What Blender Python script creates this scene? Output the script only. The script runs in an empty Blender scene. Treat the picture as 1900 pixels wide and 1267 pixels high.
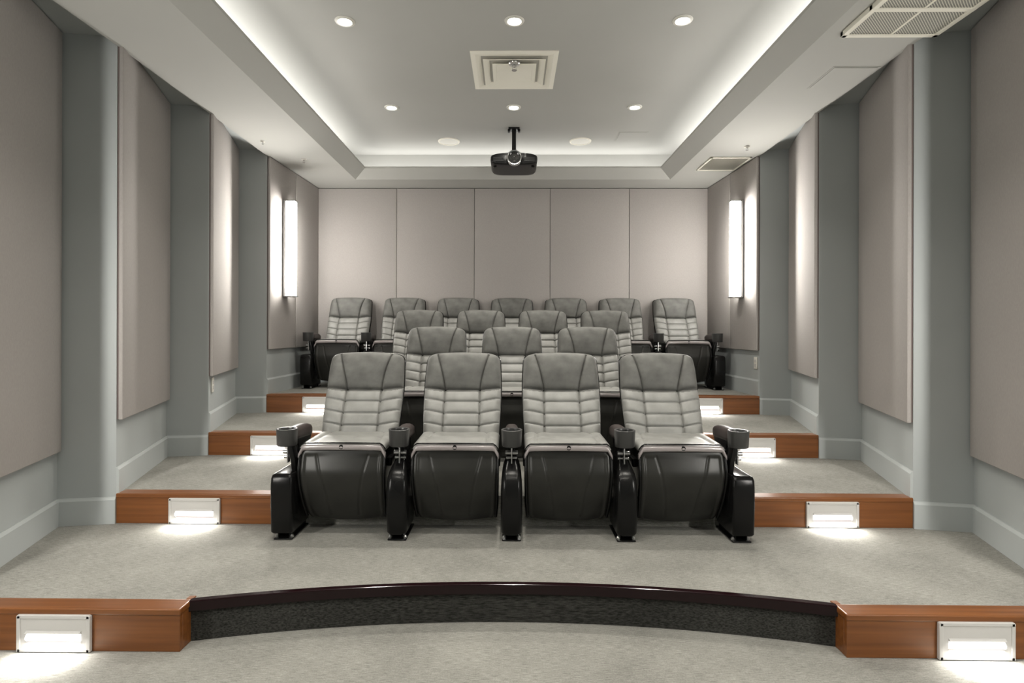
import bpy, bmesh, math
from mathutils import Vector, Matrix
PI = math.pi
C = bpy.context.scene.collection
sc = bpy.context.scene

# ------------------------------------------------------------------ helpers
def lin(c):
    return tuple(((v/255)/12.92 if v/255 <= .04045 else ((v/255+.055)/1.055)**2.4) for v in c) + (1,)

def mat(name, col, rough=.6, metal=0, spec=.5, noise=None, bump=None, emit=None, coat=0, sheen=0):
    m = bpy.data.materials.new(name); m.use_nodes = True
    nt = m.node_tree; n = nt.nodes; l = nt.links
    b = n['Principled BSDF']
    b.inputs['Base Color'].default_value = col
    b.inputs['Roughness'].default_value = rough
    b.inputs['Metallic'].default_value = metal
    b.inputs['Specular IOR Level'].default_value = spec
    b.inputs['Coat Weight'].default_value = coat
    b.inputs['Coat Roughness'].default_value = .15
    b.inputs['Sheen Weight'].default_value = sheen
    tc = n.new('ShaderNodeTexCoord')
    if noise:   # (scale vector, colour a, colour b, detail)
        mp = n.new('ShaderNodeMapping'); mp.inputs['Scale'].default_value = noise[0]
        l.new(tc.outputs['Object'], mp.inputs['Vector'])
        no = n.new('ShaderNodeTexNoise'); no.inputs['Scale'].default_value = 1; no.inputs['Detail'].default_value = noise[3]
        l.new(mp.outputs['Vector'], no.inputs['Vector'])
        rp = n.new('ShaderNodeValToRGB')
        rp.color_ramp.elements[0].position = .3; rp.color_ramp.elements[1].position = .7
        rp.color_ramp.elements[0].color = noise[1]; rp.color_ramp.elements[1].color = noise[2]
        l.new(no.outputs['Fac'], rp.inputs['Fac']); l.new(rp.outputs['Color'], b.inputs['Base Color'])
    if bump:    # (scale vector, strength, distance)
        mp = n.new('ShaderNodeMapping'); mp.inputs['Scale'].default_value = bump[0]
        l.new(tc.outputs['Object'], mp.inputs['Vector'])
        no = n.new('ShaderNodeTexNoise'); no.inputs['Scale'].default_value = 1; no.inputs['Detail'].default_value = 3
        l.new(mp.outputs['Vector'], no.inputs['Vector'])
        bp = n.new('ShaderNodeBump'); bp.inputs['Strength'].default_value = bump[1]; bp.inputs['Distance'].default_value = bump[2]
        l.new(no.outputs['Fac'], bp.inputs['Height']); l.new(bp.outputs['Normal'], b.inputs['Normal'])
    if emit:
        b.inputs['Emission Color'].default_value = emit[0]; b.inputs['Emission Strength'].default_value = emit[1]
    return m

def g(v, t=(1,1,1)): return (v*t[0], v*t[1], v*t[2], 1)

M = {}
M['wall']   = mat('wall_paint', g(.41,(.94,1,1.0)), .75, noise=((2,2,2), g(.40,(.94,1,1.0)), g(.42,(.94,1,1.0)), 2), bump=((150,150,150), .06, .002))
M['base']   = mat('baseboard_paint', g(.45,(.94,1,1.0)), .5)
M['ceil']   = mat('ceiling_paint', g(.425,(1,.995,.94)), .85, noise=((1.5,1.5,1.5), g(.418,(1,.995,.94)), g(.432,(1,.995,.94)), 2))
M['fabric'] = mat('acoustic_fabric', g(.38,(1,.937,.895)), .95, noise=((260,260,60), g(.36,(1,.937,.895)), g(.40,(1,.937,.895)), 3), bump=((500,500,500), .15, .001), spec=.2)
M['fabric2']= mat('acoustic_fabric_edge', g(.16,(1,.8,.76)), .95, spec=.2)
def carpet(name, a, b2, t):
    m = mat(name, g(a,t), .95, spec=.15, noise=((26,420,200), g(a*.74,t), g(b2*1.08,t), 6), bump=((200,600,400), .5, .003))
    nt = m.node_tree; n = nt.nodes; l = nt.links
    ramp = [x for x in n if x.type == 'VALTORGB'][0]
    tc = [x for x in n if x.type == 'TEX_COORD'][0]
    n2 = n.new('ShaderNodeTexNoise'); n2.inputs['Scale'].default_value = 160; n2.inputs['Detail'].default_value = 2
    l.new(tc.outputs['Object'], n2.inputs['Vector'])
    n3 = n.new('ShaderNodeTexNoise'); n3.inputs['Scale'].default_value = 3.0; n3.inputs['Detail'].default_value = 4
    l.new(tc.outputs['Object'], n3.inputs['Vector'])
    ad = n.new('ShaderNodeMath'); ad.operation = 'ADD'; l.new(n2.outputs['Fac'], ad.inputs[0]); l.new(n3.outputs['Fac'], ad.inputs[1])
    mr = n.new('ShaderNodeMapRange'); mr.inputs['From Min'].default_value = .6; mr.inputs['From Max'].default_value = 1.4
    mr.inputs['To Min'].default_value = .72; mr.inputs['To Max'].default_value = 1.25
    l.new(ad.outputs[0], mr.inputs['Value'])
    mx = n.new('ShaderNodeVectorMath'); mx.operation = 'SCALE'
    l.new(ramp.outputs['Color'], mx.inputs[0]); l.new(mr.outputs['Result'], mx.inputs['Scale'])
    l.new(mx.outputs['Vector'], n['Principled BSDF'].inputs['Base Color'])
    return m
M['carpet'] = carpet('loop_carpet', .235, .31, (1,.985,.90))
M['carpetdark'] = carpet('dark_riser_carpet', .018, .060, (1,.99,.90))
M['wood']   = mat('stained_wood', g(.2), .32, noise=((1.5,60,45), (.140,.046,.011,1), (.22,.078,.020,1), 5), coat=.15)
M['nosing'] = mat('dark_gloss_nosing', (.010,.003,.004,1), .14, spec=.3)
M['white']  = mat('white_metal', g(.72,(1,.98,.90)), .45)
M['vent']   = mat('vent_enamel', g(.90,(1,.97,.86)), .5)
M['ventdark'] = mat('vent_slot', g(.45,(1,.97,.88)), .7)
M['plate']  = mat('step_light_plate', g(.55,(1,.98,.95)), .45)
M['leather']= mat('grey_leather', g(.2), .42, spec=.5, noise=((14,14,14), g(.215,(1,1,.95)), g(.275,(1,1,.95)), 5), bump=((220,220,220), .12, .002))
M['head_leather']  = mat('headrest_leather', g(.2), .6, spec=.3, noise=((13,13,16), g(.105,(1,1,.94)), g(.165,(1,1,.94)), 7), bump=((220,220,220), .12, .002))  # darker, blotchier leather tone for the head cushion
M['shell']  = mat('black_shell', g(.006), .24, spec=.22, bump=((300,300,300), .1, .001))
M['panel']  = mat('black_leg_panel', g(.028,(1,1,.9)), .38, spec=.40, noise=((9,9,9), g(.013,(1,1,.88)), g(.022,(1,1,.88)), 3))
M['rim']    = mat('highlit_seat_rim', g(.30,(1,.90,.90)), .3, spec=.6, coat=.5)  # pale pinkish highlight along the rim is put into its base colour
M['black']  = mat('black_plastic', g(.006), .3, spec=.25)
M['cup']    = mat('cup_plastic', g(.04), .35, spec=.6)
M['cupin']  = mat('cup_inside', g(.006), .6)
M['arm']    = mat('armrest_vinyl', (.040,.030,.028,1), .4, spec=.35)
M['steel']  = mat('bracket_steel', g(.5), .3, metal=1)
M['chrome'] = mat('chrome', g(.75), .15, metal=1)
M['glass']  = mat('lens_glass', g(.01), .05, spec=.8)
M['sconce'] = mat('sconce_diffuser', g(.9), .5, emit=((1,.965,.90,1), 40))
M['bulb']   = mat('downlight_bulb', g(.9), .5, emit=((1,.93,.80,1), 40))
M['stepbulb']= mat('step_lamp_glass', g(.9), .5, emit=((1,.96,.93,1), 2.6))

def link(name, me, m, parent=None, smooth=False):
    o = bpy.data.objects.new(name, me); C.objects.link(o)
    if m: me.materials.append(m)
    if parent: o.parent = parent
    if smooth:
        for p in me.polygons: p.use_smooth = True
    return o

def mesh(name, vs, fs):
    me = bpy.data.meshes.new(name); me.from_pydata(vs, [], fs); me.update()
    bm = bmesh.new(); bm.from_mesh(me); bmesh.ops.recalc_face_normals(bm, faces=bm.faces); bm.to_mesh(me); bm.free()
    return me

class MB:
    def __init__(s): s.v = []; s.f = []
    def add(s, vs, fs, mx=None):
        k = len(s.v)
        s.v += [tuple(mx @ Vector(p)) if mx else tuple(p) for p in vs]
        s.f += [tuple(i+k for i in f) for f in fs]; return s
    def bm(s, b):
        b.verts.index_update()
        s.add([v.co[:] for v in b.verts], [[v.index for v in f.verts] for f in b.faces]); b.free(); return s
    def box(s, x0, x1, y0, y1, z0, z1, bev=0, seg=2, mx=None):
        b = bmesh.new(); bmesh.ops.create_cube(b, size=1)
        for v in b.verts:
            v.co = Vector(((x0+x1)/2+v.co.x*(x1-x0), (y0+y1)/2+v.co.y*(y1-y0), (z0+z1)/2+v.co.z*(z1-z0)))
        if bev: bmesh.ops.bevel(b, geom=b.edges[:], offset=bev, segments=seg, profile=.5, affect='EDGES')
        if mx: bmesh.ops.transform(b, matrix=mx, verts=b.verts[:])
        return s.bm(b)
    def lathe(s, prof, cx=0, cy=0, cz=0, n=28, axis='z'):
        """closed profile list of (r, h)"""
        vs = []; fs = []; k = len(prof)
        for i in range(n):
            a = 2*PI*i/n
            for r, h in prof:
                p = (r*math.cos(a), r*math.sin(a), h)
                if axis == 'y': p = (p[0], p[2], p[1])
                if axis == 'x': p = (p[2], p[0], p[1])
                vs.append((p[0]+cx, p[1]+cy, p[2]+cz))
        for i in range(n):
            j = (i+1) % n
            for q in range(k-1):
                fs.append((i*k+q, i*k+q+1, j*k+q+1, j*k+q))
        return s.add(vs, fs)
    def loft(s, secs):
        """secs: list of rings (lists of points, same count); capped"""
        n = len(secs[0]); vs = [p for r in secs for p in r]; fs = []
        for i in range(len(secs)-1):
            for j in range(n):
                k = (j+1) % n
                fs.append((i*n+j, i*n+k, (i+1)*n+k, (i+1)*n+j))
        fs.append(tuple(range(n))[::-1]); fs.append(tuple((len(secs)-1)*n+j for j in range(n)))
        return s.add(vs, fs)
    def mesh(s, name): return mesh(name, s.v, s.f)
    def obj(s, name, m, parent=None, smooth=False, auto=None):
        me = s.mesh(name)
        o = link(name, me, m, parent, smooth)
        if auto:
            me.set_sharp_from_angle(angle=math.radians(auto))
        return o

def rring(cx, cy, z, hw, hd, r=.4, n=5, plane='xy'):
    """rounded rectangle ring"""
    r = min(hw, hd)*r; pts = []
    for qx, qy, a0 in ((1,1,0), (-1,1,PI/2), (-1,-1,PI), (1,-1,1.5*PI)):
        for i in range(n+1):
            a = a0+PI/2*i/n
            pts.append((cx+qx*(hw-r)+r*math.cos(a), cy+qy*(hd-r)+r*math.sin(a), z))
    return pts

def tag(o, label=None, cat=None, group=None, kind=None):
    if label: o['label'] = label
    if cat: o['category'] = cat
    if group: o['group'] = group
    if kind: o['kind'] = kind
    return o
def struct(o, label=None):
    o['kind'] = 'structure'
    if label: o['label'] = label
    return o
def empty(name, loc, rz=0):
    o = bpy.data.objects.new(name, None); C.objects.link(o); o.location = loc; o.rotation_euler = (0,0,rz)
    o.empty_display_size = .1
    return o
def copy_tree(o, parent=None):
    c = o.copy(); C.objects.link(c)
    if parent: c.parent = parent
    for ch in list(o.children): copy_tree(ch, c)
    return c

def lamp(name, kind, loc, energy, col=(1,1,1), rot=(0,0,0), **kw):
    d = bpy.data.lights.new(name, kind); d.energy = energy; d.color = col
    for k, v in kw.items(): setattr(d, k, v)
    o = bpy.data.objects.new(name, d); C.objects.link(o); o.location = loc; o.rotation_euler = rot
    return o

# ------------------------------------------------------------------ room dimensions (metres)
R = .17
E = 7.65*R                       # eye height
F = 1050.0
D = [2.265, 3.27, 4.295, 5.36]   # fronts of the four tiers
YB = 6.60; YF = -3.2
XC = [2.315, 2.302, 2.315, 2.335]; XR = 2.605; XB = 2.285
ZS = E+1.6475; ZR = ZS+.05; ZT = E+2.01; ZL = E+1.74

def tier(y):
    return sum(R for d in D if y >= d-1e-6)

# plan polyline of the side wall (positive side), from front to back
plan = [(2.315, YF), (2.315, 1.30), (XR, 2.205), (XC[0], D[0])]
for k in range(3): plan += [(XR, D[k+1]-.055), (XC[k+1], D[k+1])]
plan += [(XB, YB)]

for sgn, side in ((-1,'left'), (1,'right')):
    # wall with real thickness
    vs = []; fs = []
    for x, y in plan:
        for X, z in ((x,0),(x,ZR),(2.8,ZR),(2.8,0)): vs.append((sgn*X, y, z))
    for i in range(len(plan)-1):
        for j in range(4):
            a = i*4+j; b = i*4+(j+1) % 4
            fs.append((a, b, b+4, a+4))
    fs += [(0,1,2,3), tuple(len(vs)-4+j for j in range(4))]
    struct(link('wall_'+side, mesh('wall_'+side, vs, fs), M['wall']))
    # baseboard following the zigzag, one height per tier
    mb = MB()
    for i in range(len(plan)-1):
        (xa, ya), (xb, yb) = plan[i], plan[i+1]
        zb = tier(ya) if not (i % 2 == 0 and i >= 2) else tier(ya)
        L = math.hypot(xb-xa, yb-ya); ux, uy = (xb-xa)/L, (yb-ya)/L
        nx, ny = (-uy, ux)
        if nx > 0: nx, ny = -nx, -ny
        t = .014
        e0 = .0; e1 = .0
        H = .155
        prof = [(0,0),(t,0),(t,H-.016),(t*.45,H-.004),(t*.35,H),(0,H)]
        r0 = [(sgn*(xa+nx*p-ux*e0), ya+ny*p-uy*e0, zb+h) for p, h in prof]
        r1 = [(sgn*(xb+nx*p+ux*e1), yb+ny*p+uy*e1, zb+h) for p, h in prof]
        mb.loft([r0, r1])
    struct(mb.obj('baseboard_'+side, M['base']))

struct(MB().box(-2.8, 2.8, YB, YB+.15, 0, ZR).obj('wall_back', M['wall']))
struct(MB().box(-2.8, 2.8, YF-.15, YF, 0, ZR).obj('wall_front', M['wall']))
struct(MB().box(-2.8, 2.8, YF-.15, YB+.15, -.12, 0).obj('floor', M['carpet']))

# tiers (tier one has a concave curved front)
def arc_pts(off=0, n=48, x1=1.34):
    Rr = 5.15; cy = 2.515-Rr   # centre lies towards the viewer... curve bows away from viewer
    out = []
    for i in range(n+1):
        x = -x1+2*x1*i/n
        y = cy+math.sqrt(Rr*Rr-x*x)
        out.append((x, y+off))
    return out
def prism(pts, z0, z1):
    n = len(pts)
    vs = [(x, y, z0) for x, y in pts]+[(x, y, z1) for x, y in pts]
    fs = [tuple(range(n))[::-1], tuple(range(n, 2*n))]+[(i, (i+1) % n, n+(i+1) % n, n+i) for i in range(n)]
    return MB().add(vs, fs)
a = arc_pts(.02)
pts = [(-2.7, D[0]+.02), (-1.345, D[0]+.02)]+a+[(1.345, D[0]+.02), (2.7, D[0]+.02), (2.7, YB), (-2.7, YB)]
struct(prism(pts, .0, R).obj('floor_tier', M['carpet']), 'lowest carpeted seating tier with a curved front')
for k in (1,2,3):
    y = D[k]+.004
    struct(MB().box(-2.7, 2.7, y, YB, R*k, R*(k+1)).obj('floor_tier', M['carpet']))
# curved dark riser and nosing
n = 49
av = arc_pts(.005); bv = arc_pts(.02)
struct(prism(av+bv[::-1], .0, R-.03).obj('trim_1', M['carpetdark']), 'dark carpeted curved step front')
av = arc_pts(-.012); bv = arc_pts(.022)
o = prism(av+bv[::-1], R-.041, R+.004).obj('trim_2', M['nosing'])
bev = o.modifiers.new('bevel', 'BEVEL'); bev.width = .004; bev.segments = 2; bev.limit_method = 'ANGLE'; bev.angle_limit = math.radians(50)
struct(o, 'glossy dark nosing along the curved step edge')
# wooden flanks
tn = 3
for k in range(4):
    for sgn in (-1,1):
        xi = 1.335 if k == 0 else 1.28
        xo = XC[k]+(.0 if k else .3)
        y = D[k]
        x0, x1 = sorted((sgn*xi, sgn*xo))
        mb = MB()
        # board with an opening for the lamp housing is not needed: the plate covers it
        mb.box(x0, x1, y, y+.02, R*k+.0, R*(k+1)-.018, .0015, 1)
        mb.box(x0-(.004 if sgn > 0 else 0), x1+(.004 if sgn < 0 else 0), y-.006, y+.085, R*(k+1)-.022, R*(k+1)+.004, .006, 3)
        if k == 0:
            xa, xb = sorted((sgn*1.335, sgn*1.357))
            mb.box(xa, xb, y+.021, y+.11, 0, R-.018, .0015, 1)
            xa, xb = sorted((sgn*1.331, sgn*1.36))
            mb.box(xa, xb, y+.0852, y+.115, R-.022, R+.004, .002, 1)
        o = mb.obj('trim_%d' % tn, M['wood']); tn += 1
        struct(o, 'stained wooden step front')

# ------------------------------------------------------------------ ceiling
# soffit bottom strips + lip, swept around the room
inner = [ # (X, Yback, Yfront, z)
    (1.724, 6.20, -2.75, ZS), (1.595, 6.09, -2.64, ZL), (1.595, 6.09, -2.64, ZL+.02), (1.635, 6.13, -2.68, ZL+.02),
    (1.70, 6.19, -2.74, ZS+.06), (2.06, 6.49, -2.95, ZS+.06), (2.06, 6.49, -2.95, ZT)]
vs = []; fs = []
outer_l = [(-x, y) for x, y in [(2.315, YF), (XC[0], D[0]), (XC[1], D[1]), (XC[2], D[2]), (XC[3], D[3]), (XB, YB)]]
outer_r = [(-x, y) for x, y in outer_l]
for X, yb, yf, z in inner:
    vs += [(-X, yf, z), (-X, yb, z), (X, yb, z), (X, yf, z)]
for i in range(len(inner)-1):
    for j in range(4):
        k = (j+1) % 4
        fs.append((i*4+j, i*4+k, i*4+4+k, i*4+4+j))
t0 = (len(inner)-1)*4
fs.append((t0, t0+1, t0+2, t0+3))          # tray top
me = bpy.data.meshes.new('ceiling')
# bottom of soffit: left strip, right strip, back, front
def addq(*q):
    k = len(vs); vs.extend(q); fs.append(tuple(range(k, k+len(q))))
for ol, s in ((outer_l,-1), (outer_r,1)):
    for i in range(len(ol)-1):
        (xa, ya), (xb, yb) = ol[i], ol[i+1]
        addq((xa, ya, ZS), (xb, yb, ZS), (xb, yb, ZR+.0), (xa, ya, ZR+.0))  # little upstand
    poly = [(s*1.724, -2.75, ZS), (s*1.724, 6.20, ZS)]+[(x, y, ZS) for x, y in ol[::-1]]
    addq(*poly)
addq((-1.724, 6.20, ZS), (1.724, 6.20, ZS), (XB, YB, ZS), (-XB, YB, ZS))
addq((-1.724, -2.75, ZS), (1.724, -2.75, ZS), (2.315, YF, ZS), (-2.315, YF, ZS))
me.from_pydata(vs, [], fs); me.update()
struct(link('ceiling', me, M['ceil']))
mb = MB()
for s in (-1,1):
    x0, x1 = sorted((s*2.29, s*2.8))
    mb.box(x0, x1, YF, YB, ZR, ZR+.03)
struct(mb.obj('ceiling_recess', M['wall']), 'darker painted ceiling of the wall recesses')

# ------------------------------------------------------------------ acoustic panels
def panel_between(pa, pb, z0, z1, sgn, label, group, t=.03):
    (xa, ya), (xb, yb) = pa, pb
    L = math.hypot(xb-xa, yb-ya); ux, uy = (xb-xa)/L, (yb-ya)/L
    nx, ny = (-uy, ux)
    if nx > 0: nx, ny = -nx, -ny
    e0 = empty('acoustic_panel', (sgn*xa, ya, z0))
    b = bmesh.new(); bmesh.ops.create_cube(b, size=1)
    for v in b.verts:
        a = (v.co.x+.5)*L; p = (v.co.y+.5)*(t-.008)+.008; h = (v.co.z+.5)*(z1-z0)
        v.co = Vector((sgn*(ux*a+nx*p), uy*a+ny*p, h))
    bmesh.ops.recalc_face_normals(b, faces=b.faces)
    bmesh.ops.bevel(b, geom=b.edges[:], offset=.005, segments=3, profile=.5, affect='EDGES')
    MB().bm(b).obj('fabric_face', M['fabric'], e0, True, 40)
    b = bmesh.new(); bmesh.ops.create_cube(b, size=1)
    for v in b.verts:
        a = .004+(v.co.x+.5)*(L-.008); p = (v.co.y+.5)*.010; h = .004+(v.co.z+.5)*(z1-z0-.008)
        v.co = Vector((sgn*(ux*a+nx*p), uy*a+ny*p, h))
    MB().bm(b).obj('backing_frame', M['fabric2'], e0)
    tag(e0, label, 'wall panel', group)
    return e0
names = ['cut by the frame edge', 'second from the frame edge', 'narrow third one from the frame edge']
for sgn, side in ((-1,'left'), (1,'right')):
    segs = [((XC[0], D[0]), (XR, D[1]-.055)), ((XC[1], D[1]), (XR, D[2]-.055)), ((XC[2], D[2]), (XR, D[3]-.055))]
    for k, (a_, b_) in enumerate(segs):
        L = math.hypot(b_[0]-a_[0], b_[1]-a_[1]); u = ((b_[0]-a_[0])/L, (b_[1]-a_[1])/L)
        a2 = (a_[0]+u[0]*.004, a_[1]+u[1]*.004); b2 = (b_[0]-u[0]*.02, b_[1]-u[1]*.02)
        panel_between(a2, b2, R*(k+1)+.43, ZR-.006 if k else ZR-.006, sgn,
            'taupe fabric wall panel on the %s wall, %s' % (side, names[k]), 'fabric panels on the %s wall' % side)
    # rear pair on the last bay
    def pt(y):
        f = (y-D[3])/(YB-D[3]); return (XC[3]+f*(XB-XC[3]), y)
    panel_between(pt(D[3]+.004), pt(5.955), R*4+.43, ZS-.006, sgn, 'taupe fabric wall panel behind the %s vertical wall light' % side, 'fabric panels on the %s wall' % side)
    panel_between(pt(5.962), pt(YB-.035), R*4+.43, ZS-.006, sgn, 'taupe fabric wall panel between the %s wall light and the room corner' % side, 'fabric panels on the %s wall' % side)
xs = [-XB+.02, -1.345, -.44, .44, 1.355, XB-.02]
lab = ['leftmost of the five behind the last row', 'second from the left behind the last row', 'middle one behind the projector',
       'second from the right behind the last row', 'rightmost of the five behind the last row']
for i in range(5):
    e0 = empty('acoustic_panel', ((xs[i]+xs[i+1])/2, YB, R*4+.2))
    w = (xs[i+1]-xs[i])/2-.0025
    MB().box(-w, w, -.03-.0015*(i % 2), -.006, 0, ZS-.006-R*4-.2, .004, 3).obj('fabric_face', M['fabric'], e0, True, 40)
    MB().box(-w+.006, w-.006, -.012, 0, .004, ZS-.012-R*4-.2).obj('backing_frame', M['fabric2'], e0)
    tag(e0, 'tall taupe fabric panel on the back wall, '+lab[i], 'wall panel', 'fabric panels on the back wall')

# ------------------------------------------------------------------ sconces
def sconce(sgn, y, xw, label, face):
    zb = R*4+.95 if y > 3 else .85
    e0 = empty('wall_sconce', (sgn*xw, y, zb))
    # the fixture's bright side throws its light along the wall, towards the middle of the room
    lamp('sconce_lamp', 'AREA', (sgn*(xw-.087), y+face*.053, zb+.48), 17 if y > 3 else 13, (1,.965,.90), (face*PI/2,0,0), shape='RECTANGLE', size=.06, size_y=.9, spread=math.radians(120))
    H = .96
    MB().box(*sorted((0 if y > 3 else sgn*.024, -sgn*.03)), -.055, .055, .0, H, .004, 2).obj('back_plate', M['steel'], e0, True, 40)
    mb = MB()
    secs = []
    for h in (0.008, .012, H-.012, H-.008):
        k = 1 if .01 < h < H-.01 else .96
        ring = []
        for i in range(17):
            a_ = -PI/2+PI*i/16
            ring.append((-sgn*(.03+.088*k*math.cos(a_)**.7 if math.cos(a_) > 1e-6 else .03), .048*k*math.sin(a_), h))
        secs.append(ring)
    mb.loft(secs).obj('diffuser', M['sconce'], e0, True, 40)
    for h0, h1 in ((-.004, .008), (H-.008, H+.004)):
        MB().box(*sorted((0, -sgn*.12)), -.053, .053, h0, h1, .003, 2).obj('end_cap', M['steel'], e0, True, 40)
    tag(e0, label, 'wall light', 'vertical wall lights')
for sgn, side in ((-1,'left'), (1,'right')):
    sconce(sgn, 5.68, 2.322-.03, 'lit vertical bar wall light on the %s wall beside the last row' % side, -1)
    sconce(sgn, 1.12, 2.29, 'lit vertical bar wall light near the screen on the %s wall, outside the frame' % side, 1)

# ------------------------------------------------------------------ step lights
tiernames = ['lowest step at the frame edge', 'second step beside the front row', 'third step behind the front row', 'top step below the last row']
def step_light(k, sgn):
    side = 'left' if sgn < 0 else 'right'
    e0 = empty('step_light', (sgn*1.838, D[k]-.0, R*k))
    W = .146; y1 = -.0005; y0 = -.012; z0 = .003; z1 = .148; a0, a1 = -.111, .111; s0, s1 = .038, .088
    # faceplate with a real slot opening
    mb = MB()
    mb.box(-W, a0, y0, y1, z0, z1); mb.box(a1, W, y0, y1, z0, z1)
    mb.box(a0, a1, y0, y1, z0, s0); mb.box(a0, a1, y0, y1, s1, z1)
    # raised border
    for q in ((-W-.003, -W+.012, z0, z1), (W-.012, W+.003, z0, z1), (-W, W, z1-.012, z1+.003), (-W, W, z0-.0, z0+.012)):
        mb.box(q[0], q[1], y0-.004, y1, q[2], q[3], .0015, 1)
    # slanted hood above the slot
    mb.add([(a0,y0,s1),(a1,y0,s1),(a1,y0-.010,s1-.008),(a0,y0-.010,s1-.008),(a0,y0,s1-.012),(a1,y0,s1-.012)],
           [(0,1,2,3),(3,2,5,4),(0,3,4),(1,5,2)])
    mb.obj('cover_plate', M['plate'], e0)
    MB().lathe([(0,a0+.002),(.015,a0+.002),(.015,a1-.002),(0,a1-.002)], 0, y0+.006, (s0+s1)/2-.004, 16, 'x').obj('lamp_tube', M['stepbulb'], e0, True, 40)
    tag(e0, 'lit white step light set in the wooden %s, %s side' % (tiernames[k], side), 'step light', 'recessed step lights')
    lamp('step_lamp', 'AREA', (sgn*1.838, D[k]-.026, R*k+.070), 2.6 if k == 0 else 2.3, (1,.96,.90), (math.radians(-38),0,0),
         shape='RECTANGLE', size=.21, size_y=.016, spread=math.radians(172)).parent = None
for k in range(4):
    for sgn in (-1,1): step_light(k, sgn)

# ------------------------------------------------------------------ wall plates
def wall_plate(x, y, z, rz, label):
    e0 = empty('outlet_plate', (x, y, z), rz)
    MB().box(-.035, .035, -.007, 0, -.057, .057, .003, 2).obj('cover', M['white'], e0, True, 40)
    for h in (-.02, .02):
        MB().box(-.016, .016, -.010, -.005, h-.014, h+.014, .003, 2).obj('socket', M['plate'], e0)
    tag(e0, label, 'wall outlet')
ux, uy = XR-XC[2], D[3]-.055-D[2]
yw = 4.40; xw = XC[2]+ux*(yw-D[2])/uy
wall_plate(-xw+.002, yw, E-104*yw/F, PI/2-math.atan2(ux, uy)*-1-0, 'white electrical outlet plate low on the left wall under the narrow fabric panel')
yw = 5.43; xw = XC[3]+(XB-XC[3])*(yw-D[3])/(YB-D[3])
wall_plate(xw-.001, yw, E-60*yw/F, -PI/2, 'white electrical outlet plate low on the right wall above the top step')

# ------------------------------------------------------------------ ceiling fittings
def downlight(x, y, label):
    e0 = empty('recessed_downlight', (x, y, ZT))
    MB().lathe([(.040,-.001),(.046,-.008),(.062,-.006),(.066,0),(.066,.004)], n=32).obj('trim_ring', M['white'], e0, True, 50)
    MB().lathe([(0,-.003),(.042,-.003),(.042,.0),(0,.0)], n=24).obj('bulb', M['bulb'], e0)
    tag(e0, label, 'ceiling light', 'recessed ceiling downlights')
    lamp('downlight_lamp', 'SPOT', (x, y, ZT-.02), 62, (1,.95,.86), spot_size=math.radians(112), spot_blend=.7, shadow_soft_size=.035)
for y, rn in ((3.68,'row nearer the camera'), (5.11,'row nearer the projector')):
    for x, pn in ((-1.095,'left one'), (.01,'middle one'), (1.10,'right one')):
        downlight(x, y, 'lit round recessed downlight, %s of the %s' % (pn, rn))
for y in (2.25, .8, -.7):
    for x, pn in ((-1.095,'left'), (.01,'middle'), (1.10,'right')):
        downlight(x, y, 'lit round recessed downlight beyond the frame top, %s line, row %s' % (pn, {2.25:'nearest the photo', .8:'overhead', -.7:'near the screen'}[y]))

# square diffuser vent
e0 = empty('air_diffuser', (.012, 4.395, ZT))
s = .322
mb = MB()
def sqring(mb, so, si, zo, zi, th=.004):
    # sloping square frame between half sizes so > si
    v = []
    for q, z in ((so, zo), (si, zi)):
        v += [(-q,-q,z),(q,-q,z),(q,q,z),(-q,q,z)]
    v2 = [(x, y, z+th) for x, y, z in v]
    f = []
    for j in range(4):
        k = (j+1) % 4
        f.append((j,k,4+k,4+j)); f.append((8+j,8+k,12+k,12+j)); f.append((j,k,8+k,8+j)); f.append((4+j,4+k,12+k,12+j))
    mb.add(v+v2, f)
sqring(mb, s, s-.035, -.004, -.010)
sqring(mb, s-.035, s-.075, -.010, -.002)
mb.obj('outer_frame', M['vent'], e0)
mb = MB(); sqring(mb, .232, .185, -.022, -.004); mb.obj('louvre_ring', M['vent'], e0)
mb = MB(); sqring(mb, .165, .135, -.024, -.012); mb.box(-.137, .137, -.137, .137, -.016, -.010, .002, 1); mb.obj('centre_panel', M['vent'], e0)
MB().box(-s+.04, s-.04, -s+.04, s-.04, -.002, .0).obj('dark_throat', M['ventdark'], e0)
tag(e0, 'cream square stepped air diffuser in the middle of the tray ceiling', 'air vent')
# sprinklers
def sprinkler(x, y, z, label, s=1.0):
    e0 = empty('sprinkler_head', (x, y, z))
    MB().lathe([(.008*s,-.018*s),(.034*s,-.010*s),(.040*s,-.002*s),(.041*s,0)], n=28).obj('escutcheon', M['white'] if s < 1.05 else M['chrome'], e0, True, 50)
    mb = MB()
    mb.lathe([(0,-.012*s),(.010*s,-.012*s),(.010*s,-.024*s),(0,-.024*s)], n=14)
    for q in (-1,1): mb.box(q*.012*s-.0025*s, q*.012*s+.0025*s, -.003*s, .003*s, -.046*s, -.018*s)
    mb.obj('frame_arms', M['chrome'], e0)
    MB().lathe([(0,-.044*s),(.018*s,-.044*s),(.018*s,-.047*s),(0,-.047*s)], n=20).obj('deflector', M['chrome'], e0)
    tag(e0, label, 'fire sprinkler')
sprinkler(.012, 4.23, ZT-.020, 'round silver fire sprinkler head hanging at the ceiling air diffuser', 1.1)
sprinkler(-2.02, 5.46, ZS, 'small fire sprinkler head in the left ceiling border above the wall light', .72)
sprinkler(2.10, 5.09, ZS, 'small fire sprinkler head in the right ceiling border near the small vent', .72)
sprinkler(-2.19, 4.94, ZS, 'tiny fire sprinkler cap at the outer edge of the left ceiling border', .5)
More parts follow.
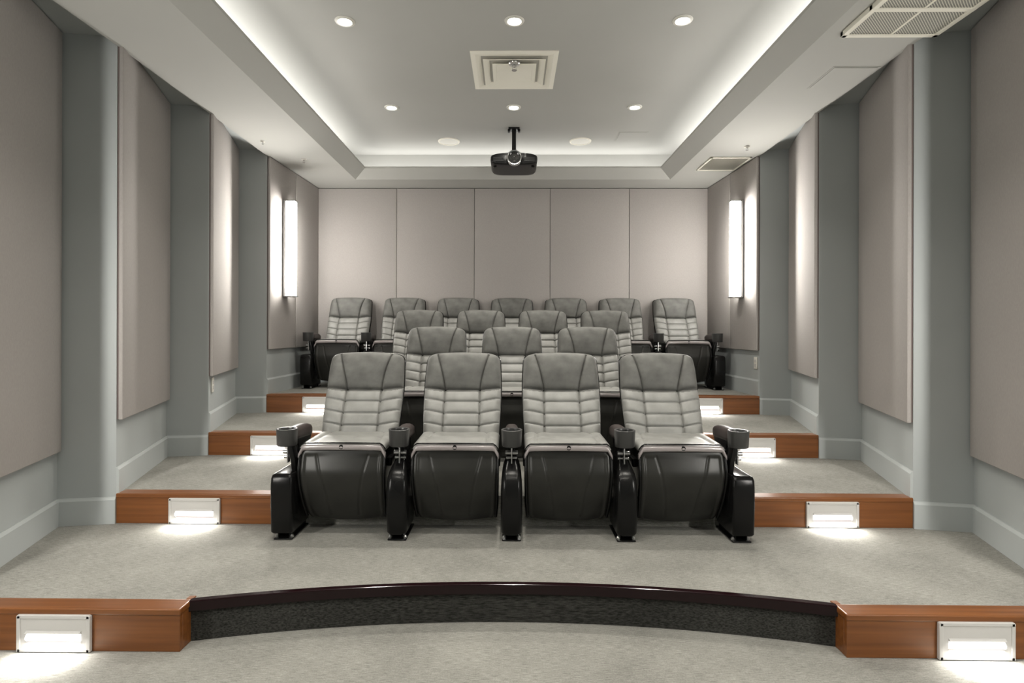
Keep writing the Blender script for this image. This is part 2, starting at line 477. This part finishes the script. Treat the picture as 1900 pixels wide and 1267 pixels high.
# ceiling speakers
for x, side in ((-.678,'left'), (.722,'right')):
    e0 = empty('ceiling_speaker', (x, 6.03, ZT))
    MB().lathe([(.100,-.002),(.102,-.010),(.112,-.009),(.117,0)], n=40).obj('rim', M['vent'], e0, True, 50)
    MB().lathe([(0,-.009),(.05,-.009),(.102,-.005),(.102,0),(0,0)], n=40).obj('grille', M['white'], e0, True, 50)
    tag(e0, 'round cream in-ceiling speaker to the %s of the projector' % side, 'ceiling speaker', 'in-ceiling speakers')
# access hatches
def hatch(x0, x1, y0, y1, z, label):
    e0 = empty('access_hatch', ((x0+x1)/2, (y0+y1)/2, z))
    w = (x1-x0)/2; h = (y1-y0)/2
    MB().box(-w, w, -h, h, -.002, 0, .001, 1).obj('hatch_frame', M['ceil'], e0)
    MB().box(-w+.012, w-.012, -h+.012, h-.012, -.005, -.0025, .001, 1).obj('hatch_door', M['ceil'], e0)
    tag(e0, label, 'access panel')
hatch(2.0, 2.295, 3.55, 3.87, ZS, 'flush painted access hatch in the right ceiling border')
hatch(1.08, 1.38, 5.74, 6.02, ZT, 'flush painted access hatch in the tray ceiling right of the projector')

# perforated grille near, right soffit
gm = bpy.data.materials.new('perforated_metal'); gm.use_nodes = True
nt = gm.node_tree; nn = nt.nodes; ll = nt.links
tc = nn.new('ShaderNodeTexCoord'); mp = nn.new('ShaderNodeMapping'); mp.inputs['Rotation'].default_value = (0,0,PI/4)
ll.new(tc.outputs['Object'], mp.inputs['Vector'])
vo = nn.new('ShaderNodeTexVoronoi'); vo.inputs['Scale'].default_value = 95; vo.inputs['Randomness'].default_value = 0
ll.new(mp.outputs['Vector'], vo.inputs['Vector'])
rp = nn.new('ShaderNodeValToRGB'); rp.color_ramp.elements[0].position = .38; rp.color_ramp.elements[1].position = .46
rp.color_ramp.elements[0].color = g(.10,(1,.98,.9)); rp.color_ramp.elements[1].color = g(.72,(1,.98,.86))
ll.new(vo.outputs['Distance'], rp.inputs['Fac']); ll.new(rp.outputs['Color'], nn['Principled BSDF'].inputs['Base Color'])
e0 = empty('return_air_grille', (2.073, 2.882, ZS))
W, Hh, T = .262, .268, -.028
mb = MB()
mb.box(-W, W, Hh-.028, Hh, T, 0, .003, 2); mb.box(-W, W, -Hh, -Hh+.028, T, 0, .003, 2)
mb.box(-W, -W+.028, -Hh, Hh, T, 0, .003, 2); mb.box(W-.028, W, -Hh, Hh, T, 0, .003, 2)
mb.box(-W, W, -.014, .014, T-.001, 0, .003, 2)
mb.obj('grille_frame', M['vent'], e0)
for yy in (-1, 1):
    y0, y1 = (.012, Hh-.026) if yy > 0 else (-Hh+.026, -.012)
    for x0, x1 in ((-W+.026, -.004), (.004, W-.026)):
        MB().box(x0, x1, y0, y1, T+.006, T+.012).obj('perforated_sheet', gm, e0)
    MB().box(-.006, .006, y0, y1, T+.003, T+.014).obj('divider_bar', M['vent'], e0)
tag(e0, 'large cream perforated return air grille at the top right of the ceiling border', 'air vent')
# small far grille
e0 = empty('supply_air_grille', (2.078, 5.607, ZS))
W, Hh, T = .193, .218, -.012
mb = MB()
mb.box(-W, W, Hh-.018, Hh, T, 0, .002, 2); mb.box(-W, W, -Hh, -Hh+.018, T, 0, .002, 2)
mb.box(-W, -W+.018, -Hh, Hh, T, 0, .002, 2); mb.box(W-.018, W, -Hh, Hh, T, 0, .002, 2)
mb.obj('grille_frame', M['vent'], e0)
mb = MB()
for i in range(22):
    y = -Hh+.03+i*(2*Hh-.06)/21
    mb.add([(-W+.018,y-.005,-.010),(W-.018,y-.005,-.010),(W-.018,y+.005,-.004),(-W+.018,y+.005,-.004),
            (-W+.018,y-.005,-.008),(W-.018,y-.005,-.008),(W-.018,y+.005,-.002),(-W+.018,y+.005,-.002)],
           [(0,1,2,3),(4,5,6,7),(0,1,5,4),(2,3,7,6),(0,3,7,4),(1,2,6,5)])
mb.obj('louvre_blades', M['white'], e0)
MB().box(-W+.016, W-.016, -Hh+.016, Hh-.016, -.0015, 0).obj('dark_throat', M['ventdark'], e0)
tag(e0, 'small white louvred air grille in the right ceiling border near the back', 'air vent')

# ------------------------------------------------------------------ projector
e0 = empty('ceiling_projector', (.015, 5.66, ZT))
mb = MB()
mb.box(-.055, .055, -.055, .055, -.012, 0, .003, 2)
for s in (-1,1): mb.box(s*.05-.012, s*.05+.012, -.03, .03, -.035, -.010, .004, 2)
mb.obj('ceiling_plate', M['black'], e0, True, 40)
MB().lathe([(0,-.01),(.021,-.01),(.021,-.27),(0,-.27)], n=20).obj('drop_pole', M['black'], e0, True, 40)
mb = MB(); mb.box(-.05, .05, -.07, .07, -.295, -.262, .006, 2)
for sx in (-1,1):
    for sy in (-1,1): mb.box(sx*.055-.009, sx*.055+.009, sy*.06-.009, sy*.06+.009, -.315, -.268, .003, 2)
mb.obj('mount_bracket', M['black'], e0, True, 40)
# body: lofted front to back, tapered towards the bottom
def prof_ring(y, k, n=40):
    pts = []
    for i in range(n):
        a_ = 2*PI*i/n; ca, sa = math.cos(a_), math.sin(a_)
        ex = .42
        x = .228*k*math.copysign(abs(ca)**ex, ca); z = .056*k*math.copysign(abs(sa)**ex, sa)
        if z < 0: x *= 1-.10*(abs(z)/.056)**2
        if z > 0: z += .006*math.cos(x/.228*PI)-0
        pts.append((x, y, -.365+z))
    return pts
MB().loft([prof_ring(-.232,.88), prof_ring(-.226,.95), prof_ring(-.205,.995), prof_ring(-.15,1), prof_ring(.13,1), prof_ring(.17,.97), prof_ring(.18,.9)]).obj('housing', M['black'], e0, True, 50)
MB().lathe([(.060,-.226),(.060,-.256),(.068,-.258),(.074,-.250),(.076,-.228)], 0.003, 0, -.362, 40, 'y').obj('lens_ring', M['chrome'], e0, True, 40)
MB().lathe([(0,-.236),(.03,-.240),(.060,-.234),(.060,-.226),(0,-.226)], 0.003, 0, -.362, 40, 'y').obj('lens', M['glass'], e0, True, 40)
mb = MB()
for s in (-1,1):
    for i in range(7): mb.box(s*.15-.05, s*.15+.05, -.237, -.232, -.392+i*.006, -.3895+i*.006)
mb.obj('air_slots', M['cupin'], e0)
mb = MB()
for i in range(3): mb.box(.10, .116, -.236, -.231, -.352+i*.013, -.346+i*.013, .001, 1)
mb.obj('control_buttons', M['steel'], e0)
for s in (-1,1): MB().box(s*.185-.016, s*.185+.016, -.16, -.12, -.428, -.415, .004, 2).obj('adjuster_foot', M['black'], e0)
tag(e0, 'black video projector hanging from the tray ceiling on a short pole', 'projector')

# ------------------------------------------------------------------ cinema chairs
P = .614
def gs(d, w): return math.exp(-(d/w)**2)
def smooth(a_, b_, x):
    t = max(0, min(1, (x-a_)/(b_-a_))); return t*t*(3-2*t)
def back_profile(s):
    # centre line of the backrest in (y, z)
    z = .45+.53*s
    y = .325+.300*s-.070*s*s - .010*math.sin(PI*min(1, s/.56))*(1 if s < .56 else 0)
    return y, z
def halfw(s):
    w = .226+.012*math.sin(PI*min(1, s*1.0))+.004*s
    if s > .93: w -= .010*((s-.93)/.07)**3
    return w
RH = .56
def head_seam(x):  # s of the seam below the headrest
    ax = abs(x)
    return RH if ax < .108 else RH+.028*(ax-.108)/.13
def col_seam(s):   # |x| of the column seam
    if s < RH: return .108+.006*(RH-s)
    t = (s-RH)/(1-RH)
    return .108+.060*t**1.3
def groove(x, s):
    d = 0
    H = .56  # arc length
    d += (.0075*1.5*gs(abs(x)-col_seam(s), .0036)+.006*gs(abs(x)-col_seam(s), .016))*(1 if s < .97 else .2)
    dh = (s-head_seam(x))*H
    d += .015*gs(dh, .0042)+.008*gs(dh, .014)
    for sk in (.417, .289, .160):
        off = 0 if abs(x) < .108 else .040*(abs(x)-.108)/.13
        d += (.0095*gs((s-sk-off)*H, .0036)+.003*gs((s-sk-off)*H, .014))
    return d
def back_point(s, t, front=True, th=.05):
    y, z = back_profile(s)
    hw = halfw(s); x = hw*t
    z -= .012*t*t*s*s + .016*(abs(t)**9)*smooth(.8, 1, s)
    # local tangent / normal
    y2, z2 = back_profile(min(1, s+.01)); y1, z1 = back_profile(max(0, s-.01))
    ty, tz = y2-y1, z2-z1; L = math.hypot(ty, tz); ty /= L; tz /= L
    ny, nz = -tz, ty     # points forward and up
    e = max(0, 1-abs(t)**9)**.5 * max(0, 1-(2*abs(s-.5))**(30 if s < .5 else 13))**.5
    if front:
        off = .046*e
        off += e*(.024*abs(t)**2.5*(1-.55*smooth(.5,1,s)))          # side bolsters
        off += e*(.042*smooth(RH-.04, RH+.27, s)*(1-.35*abs(t)))-e*.006*gs(s-RH,.06)   # head cushion
        off += e*(.012*gs(s-.22, .2)*(1-t*t))                                # lumbar
        off -= e*1.35*groove(x, s)
    else:
        off = -th*e
    return (x, y+ny*off, z+nz*off)
def closed_grid(fn_front, fn_back, nu, nv):
    vs = []; fs = []
    def us(i, n):  # slightly denser near the borders
        a_ = i/n; return .5-.5*math.cos(PI*a_)*.35-.5*(1-2*a_)*.65
    idx = {}
    for i in range(nu+1):
        for j in range(nv+1):
            t = 2*us(i, nu)-1; s = us(j, nv)
            t = max(-1, min(1, t)); s = max(0, min(1, s))
            idx[('f',i,j)] = len(vs); vs.append(fn_front(s, t))
            if i in (0, nu) or j in (0, nv): idx[('b',i,j)] = idx[('f',i,j)]
            else:
                idx[('b',i,j)] = len(vs); vs.append(fn_back(s, t))
    for i in range(nu):
        for j in range(nv):
            for q in 'fb':
                f = (idx[(q,i,j)], idx[(q,i+1,j)], idx[(q,i+1,j+1)], idx[(q,i,j+1)])
                fs.append(f if q == 'f' else f[::-1])
    return MB().add(vs, fs)

def build_back_meshes():
    # cushion split in two materials (head cushion / quilted part) on one mesh
    mb = closed_grid(lambda s, t: back_point(s, t, True), lambda s, t: back_point(s, t, False, .004), 150, 168)
    me = mb.mesh('backrest')
    me.materials.append(M['leather']); me.materials.append(M['head_leather'])
    for p in me.polygons:
        p.use_smooth = True
        if (p.center.z-.45)/.53 > head_seam(p.center.x)-.002: p.material_index = 1
    # hard shell behind
    def shf(s, t):
        y, z = back_profile(s); x = halfw(s)*t*1.022
        z = z-.012*t*t*s*s-.016*(abs(t)**9)*smooth(.8,1,s)+.010*(s-.5)
        e = max(0, 1-abs(t)**10)**.5*max(0, 1-(2*abs(s-.5))**24)**.5
        return (x, y+.002-.008*e, z)
    def shb(s, t):
        x, y, z = shf(s, t); e = max(0, 1-abs(t)**6)**.5*max(0, 1-(2*abs(s-.5))**16)**.5
        return (x, y+.008+.046*e, z-.012*e)
    ms = closed_grid(shf, shb, 24, 28).mesh('back_shell')
    for p in ms.polygons: p.use_smooth = True
    ms.materials.append(M['shell'])
    return me, ms
def build_seat():
    hw = .232
    def top(s, t):      # s: 0 front .. 1 back
        x = hw*t*(1+.02*(1-s)); y = -.004+.40*s
        e = max(0, 1-abs(t)**7)**.5*max(0, 1-(2*abs(s-.5))**14)**.5
        z = .482+.025*e+.010*s
        z += e*(.016*abs(t)**3+.006*math.cos(PI*(s-.4)))
        z -= e*(.006*gs(abs(x)-.150-.03*(1-s), .006)+.004*gs(abs(x)-.150-.03*(1-s), .02))
        z -= e*.005*gs(s-.42+.1*t*t, .02)
        return (x, y-.012*(1-t*t)*(1-s), z)
    def bot(s, t):
        x, y, z = top(s, t)
        e = max(0, 1-abs(t)**7)**.5*max(0, 1-(2*abs(s-.5))**14)**.5
        return (x, y, .480-.022*e)
    me = closed_grid(top, bot, 60, 44).mesh('seat_cushion')
    for p in me.polygons: p.use_smooth = True
    me.materials.append(M['leather'])
    return me
def panel_prof(s):      # s 0 bottom .. 1 top
    z = .062+.418*s
    y = -.008-.028*smooth(1, .66, s)+.125*max(0, (.76-s)/.76)**1.8
    return y, z
def build_leg_panel():
    hw = .226
    def fr(s, t):
        y, z = panel_prof(s)
        w = hw*(1-.03*(1-s)**2-.05*smooth(.88,1,s)**3-.06*(1-smooth(0,.1,s)))
        x = w*t
        z += .016*t*t*(1-s)**2
        e = max(0, 1-abs(t)**12)**.5*max(0, 1-(2*abs(s-.5))**30)**.5
        off = .012*e
        # recessed centre
        inn = smooth(.93,.86,abs(t))*smooth(.95,.90,s)
        off -= .011*inn
        off += inn*.012*(1-t*t)
        xs_ = .145*(s**1.0)+.075+.0*(1-s)
        xs_ = .075+.075*s**1.6
        if .1 < s < .93: off -= .007*gs(abs(x)-xs_, .004)
        return (x, y-off, z)
    def bk(s, t):
        y, z = panel_prof(s); w = hw*(1-.03*(1-s)**2-.05*smooth(.88,1,s)**3-.06*(1-smooth(0,.1,s)))
        return (w*t, y+.06, z+.016*t*t*(1-s)**2+.012*(1-s))
    me = closed_grid(fr, bk, 84, 60).mesh('leg_panel')
    for p in me.polygons: p.use_smooth = True
    me.materials.append(M['panel'])
    return me
def build_rim():
    # glossy rim across the seat front, ends curling down
    mb = MB(); secs = []
    n = 40
    for i in range(n+1):
        t = -1+2*i/n
        x = .237*t; at = abs(t)
        z = .488+.006*(1-t*t)-.045*smooth(.86,1,at)**2
        h = .0170; yc = -.016-.012*(1-t*t)
        ring = []
        for j in range(12):
            a_ = 2*PI*j/12
            ring.append((x, yc+.016*math.cos(a_), z+h*math.copysign(abs(math.sin(a_))**.7, math.sin(a_))))
        secs.append(ring)
    mb.loft(secs)
    me = mb.mesh('seat_rim')
    for p in me.polygons: p.use_smooth = True
    me.materials.append(M['rim'])
    return me
def build_edge():
    mb = MB()
    # side returns of the rim running down the panel edges
    for s in (-1,1):
        secs = []
        for i in range(21):
            q = i/20; y, z = panel_prof(.95-.88*q)
            w = .231-.012*(q)**3
            ring = [(s*w+.008*math.cos(2*PI*j/10), y-.004+.012*math.sin(2*PI*j/10), z) for j in range(10)]
            secs.append(ring)
        mb.loft(secs)
    # piping between the cushion and the rim
    secs = []
    for i in range(33):
        t = -1+2*i/32; x = .236*t; z = .513+.004*(1-t*t)-.030*smooth(.86,1,abs(t))**2; yc = -.022-.013*(1-t*t)
        secs.append([(x, yc+.0075*math.cos(2*PI*j/8), z+.0045*math.sin(2*PI*j/8)) for j in range(8)])
    mb.loft(secs)
    me = mb.mesh('edge_piping')
    for p in me.polygons: p.use_smooth = True
    me.materials.append(M['shell'])
    return me
edge_me = build_edge()
back_me, shell_me = build_back_meshes()
seat_me, legp_me, rim_me = build_seat(), build_leg_panel(), build_rim()

def tobj(name, mb, m, parent, auto=40):
    return mb.obj(name, m, parent, True, auto)

def add_arm(root, x, end=0):
    """armrest with cup holder, standard and foot at lateral offset x; end=-1/1 for the outer ones"""
    arm = MB()
    secs = []
    for y, hw, zt, zb in ((.040,.026,.568,.532),(.055,.034,.580,.515),(.10,.037,.584,.508),(.20,.037,.582,.502),(.25,.036,.577,.498),(.295,.033,.566,.496),(.312,.024,.555,.506)):
        ring = rring(0, 0, 0, hw, (zt-zb)/2, .75)
        secs.append([(x+p[0], y, (zt+zb)/2+p[1]) for p in ring])
    arm.loft(secs)
    a_ = tobj('armrest', arm, M['arm'], root, 60)
    cup = MB().lathe([(.0,.497),(.048,.497),(.053,.502),(.056,.583),(.0575,.588),(.055,.590),(.046,.589),(.044,.583),(.042,.512),(0,.512)], x, -.004, 0, 32)
    c_ = tobj('cup_holder', cup, M['cup'], a_, 50)
    tobj('cup_liner', MB().lathe([(0,.514),(.0415,.514),(.0430,.580),(.0415,.580),(.040,.517),(0,.517)], x, -.004, 0, 28), M['cupin'], c_)
    # standard: side plate behind, lofted front housing
    st = MB()
    if end:
        rows = [(.040,.052,-.075,.16),(.050,.058,-.085,.17),(.20,.059,-.092,.19),(.30,.059,-.090,.20),(.335,.058,-.086,.20),(.352,.053,-.078,.195),(.358,.040,-.060,.18)]
        rr = .30
    else:
        rows = [(.035,.046,-.070,.16),(.048,.054,-.080,.17),(.16,.058,-.095,.19),(.27,.058,-.092,.19),(.325,.055,-.080,.19),(.36,.049,-.058,.185),(.385,.040,-.025,.18),(.41,.030,.015,.175),(.44,.022,.045,.17),(.49,.020,.065,.17),(.53,.018,.07,.17)]
        rr = .55
    st.loft([rring(x, (y0+y1)/2, z, hw, (y1-y0)/2, rr) for z, hw, y0, y1 in rows])
    h_ = tobj('support_housing', st, M['shell'], root, 50)
    pl = MB()
    xo = x+(-.012*end if end else 0)
    pl.loft([rring(xo, .19, z, .015, d, .5) for z, d in ((.02,.12),(.12,.13),(.36,.12),(.47,.09),(.535,.13))])
    if end:
        secs = []
        for z, y, hw in ((.30,.05,.012),(.36,.03,.014),(.42,.015,.015),(.48,.01,.014),(.50,.012,.012)):
            secs.append(rring(x-end*(.035 if z < .45 else .02), y, z, hw, .03, .6))
        pl.loft(secs)
    tobj('side_plate', pl, M['black'], root, 50)
    lk = MB()
    lk.lathe([(0,-.034),(.012,-.034),(.012,.034),(0,.034)], x, .03, .455, 12, 'x')
    lk.lathe([(0,-.030),(.008,-.030),(.008,.030),(0,.030)], x, .035, .425, 12, 'x')
    lk.box(x-.004, x+.004, .0, .03, .40, .50, .002, 1)
    tobj('tilt_mechanism', lk, M['steel'], root)
    ft = MB()
    ft.box(x-.050, x+.050, -.06, .24, .0, .008, .002, 1)
    for q in (-1,1):
        ft.box(x+q*.030-.004, x+q*.030+.004, -.045, .22, .006, .045, .002, 1)
    f_ = tobj('floor_bracket', ft, M['shell'], root)
    for q in (-1,1):
        for yy in (-.035, .215):
            tobj('bolt', MB().lathe([(0,.008),(.011,.008),(.011,.017),(.006,.024),(0,.024)], x+q*.040, yy, 0, 8), M['steel'], f_, 30)

def make_chair(left_end, right_end, with_right):
    root = empty('cinema_chair', (0,0,0))
    link('backrest', back_me, None, root)
    link('back_shell', shell_me, None, root)
    link('seat_cushion', seat_me, None, root)
    link('leg_panel', legp_me, None, root)
    rim = link('seat_rim', rim_me, None, root)
    link('edge_piping', edge_me, None, root)
    tobj('row_marker', MB().lathe([(0,-.042),(.011,-.044),(.013,-.040),(.013,-.034),(0,-.034)], 0, 0, .496, 20, 'y'), M['black'], rim)
    # seat pan
    fr = MB()
    fr.box(-.215, .215, .03, .34, .20, .468, .02, 3)
    fr.box(-.20, .20, .30, .37, .30, .47, .015, 2)
    tobj('seat_base', fr, M['black'], root)
    for s in (-1,1):   # hinge brackets at the seat sides
        tobj('pivot_bracket', MB().box(*sorted((s*.214, s*.2425)), .10, .20, .36, .41, .008, 2), M['black'], root)
    add_arm(root, -P/2, -1 if left_end else 0)
    if with_right: add_arm(root, P/2, 1 if right_end else 0)
    return root
proto = {'L': make_chair(True, False, False), 'M': make_chair(False, False, False), 'R': make_chair(False, True, True)}
used = set()
def place(kind, x, y, z, label, group):
    o = proto[kind] if kind not in used else copy_tree(proto[kind])
    used.add(kind)
    o.location = (x, y, z)
    o['label'] = label; o['category'] = 'chair'; o['group'] = group
rows = [(4, 3.085, 1, 'front row', ['leftmost', 'second from the left', 'second from the right', 'rightmost']),
        (3, 4.115, 2, 'second row from the front', ['leftmost', 'middle', 'rightmost']),
        (4, 5.10, 3, 'third row from the front', ['leftmost', 'second from the left', 'second from the right', 'rightmost']),
        (7, 5.950, 4, 'back row against the wall', ['leftmost', 'second from the left', 'third from the left', 'middle', 'third from the right', 'second from the right', 'rightmost'])]
for nrow, y, k, rn, pos in rows:
    for i in range(nrow):
        kind = 'L' if i == 0 else ('R' if i == nrow-1 else 'M')
        place(kind, (i-(nrow-1)/2)*P, y, R*k, '%s cinema chair in the %s, grey leather' % (pos[i], rn), 'cinema chairs in the '+rn)

# ------------------------------------------------------------------ lights hidden in the cove
ledc = (1,.98,.955)
Lc = 6.15+2.7
zc = ZS+.075
for s in (-1,1):
    lamp('cove_strip', 'AREA', (s*1.985, (6.2-2.7)/2, zc), 50, ledc, (PI,0,0), shape='RECTANGLE', size=.03, size_y=Lc)
lamp('cove_strip', 'AREA', (0, 6.40, zc), 10, ledc, (PI,0,0), shape='RECTANGLE', size=3.5, size_y=.03)
lamp('cove_strip', 'AREA', (0, -2.88, zc), 10, ledc, (PI,0,0), shape='RECTANGLE', size=3.5, size_y=.03)

w = bpy.data.worlds.new('room_dark'); sc.world = w; w.use_nodes = True
w.node_tree.nodes['Background'].inputs['Color'].default_value = (.02,.02,.02,1)

# ------------------------------------------------------------------ camera
cd = bpy.data.cameras.new('camera'); cam = bpy.data.objects.new('camera', cd); C.objects.link(cam); sc.camera = cam
cd.sensor_width = 36; cd.lens = F/1900*36; cd.clip_start = .05
yaw, roll = .0108, .0026
cam.matrix_world = Matrix.Translation((0,0,E)) @ Matrix.Rotation(yaw,4,'Z') @ Matrix.Rotation(PI/2,4,'X') @ Matrix.Rotation(roll,4,'Z')
cd.shift_x = F*math.tan(yaw)/1900
cd.shift_y = (612-633.5)/1900

vs_ = sc.view_settings
sc.display_settings.display_device = 'sRGB'
vs_.view_transform = 'Standard'; vs_.look = 'None'; vs_.exposure = 0.0; vs_.gamma = 1; vs_.use_curve_mapping = False
sc.cycles.max_bounces = 8; sc.cycles.diffuse_bounces = 5
sc.cycles.caustics_reflective = False; sc.cycles.caustics_refractive = False
sc.cycles.sample_clamp_indirect = 4
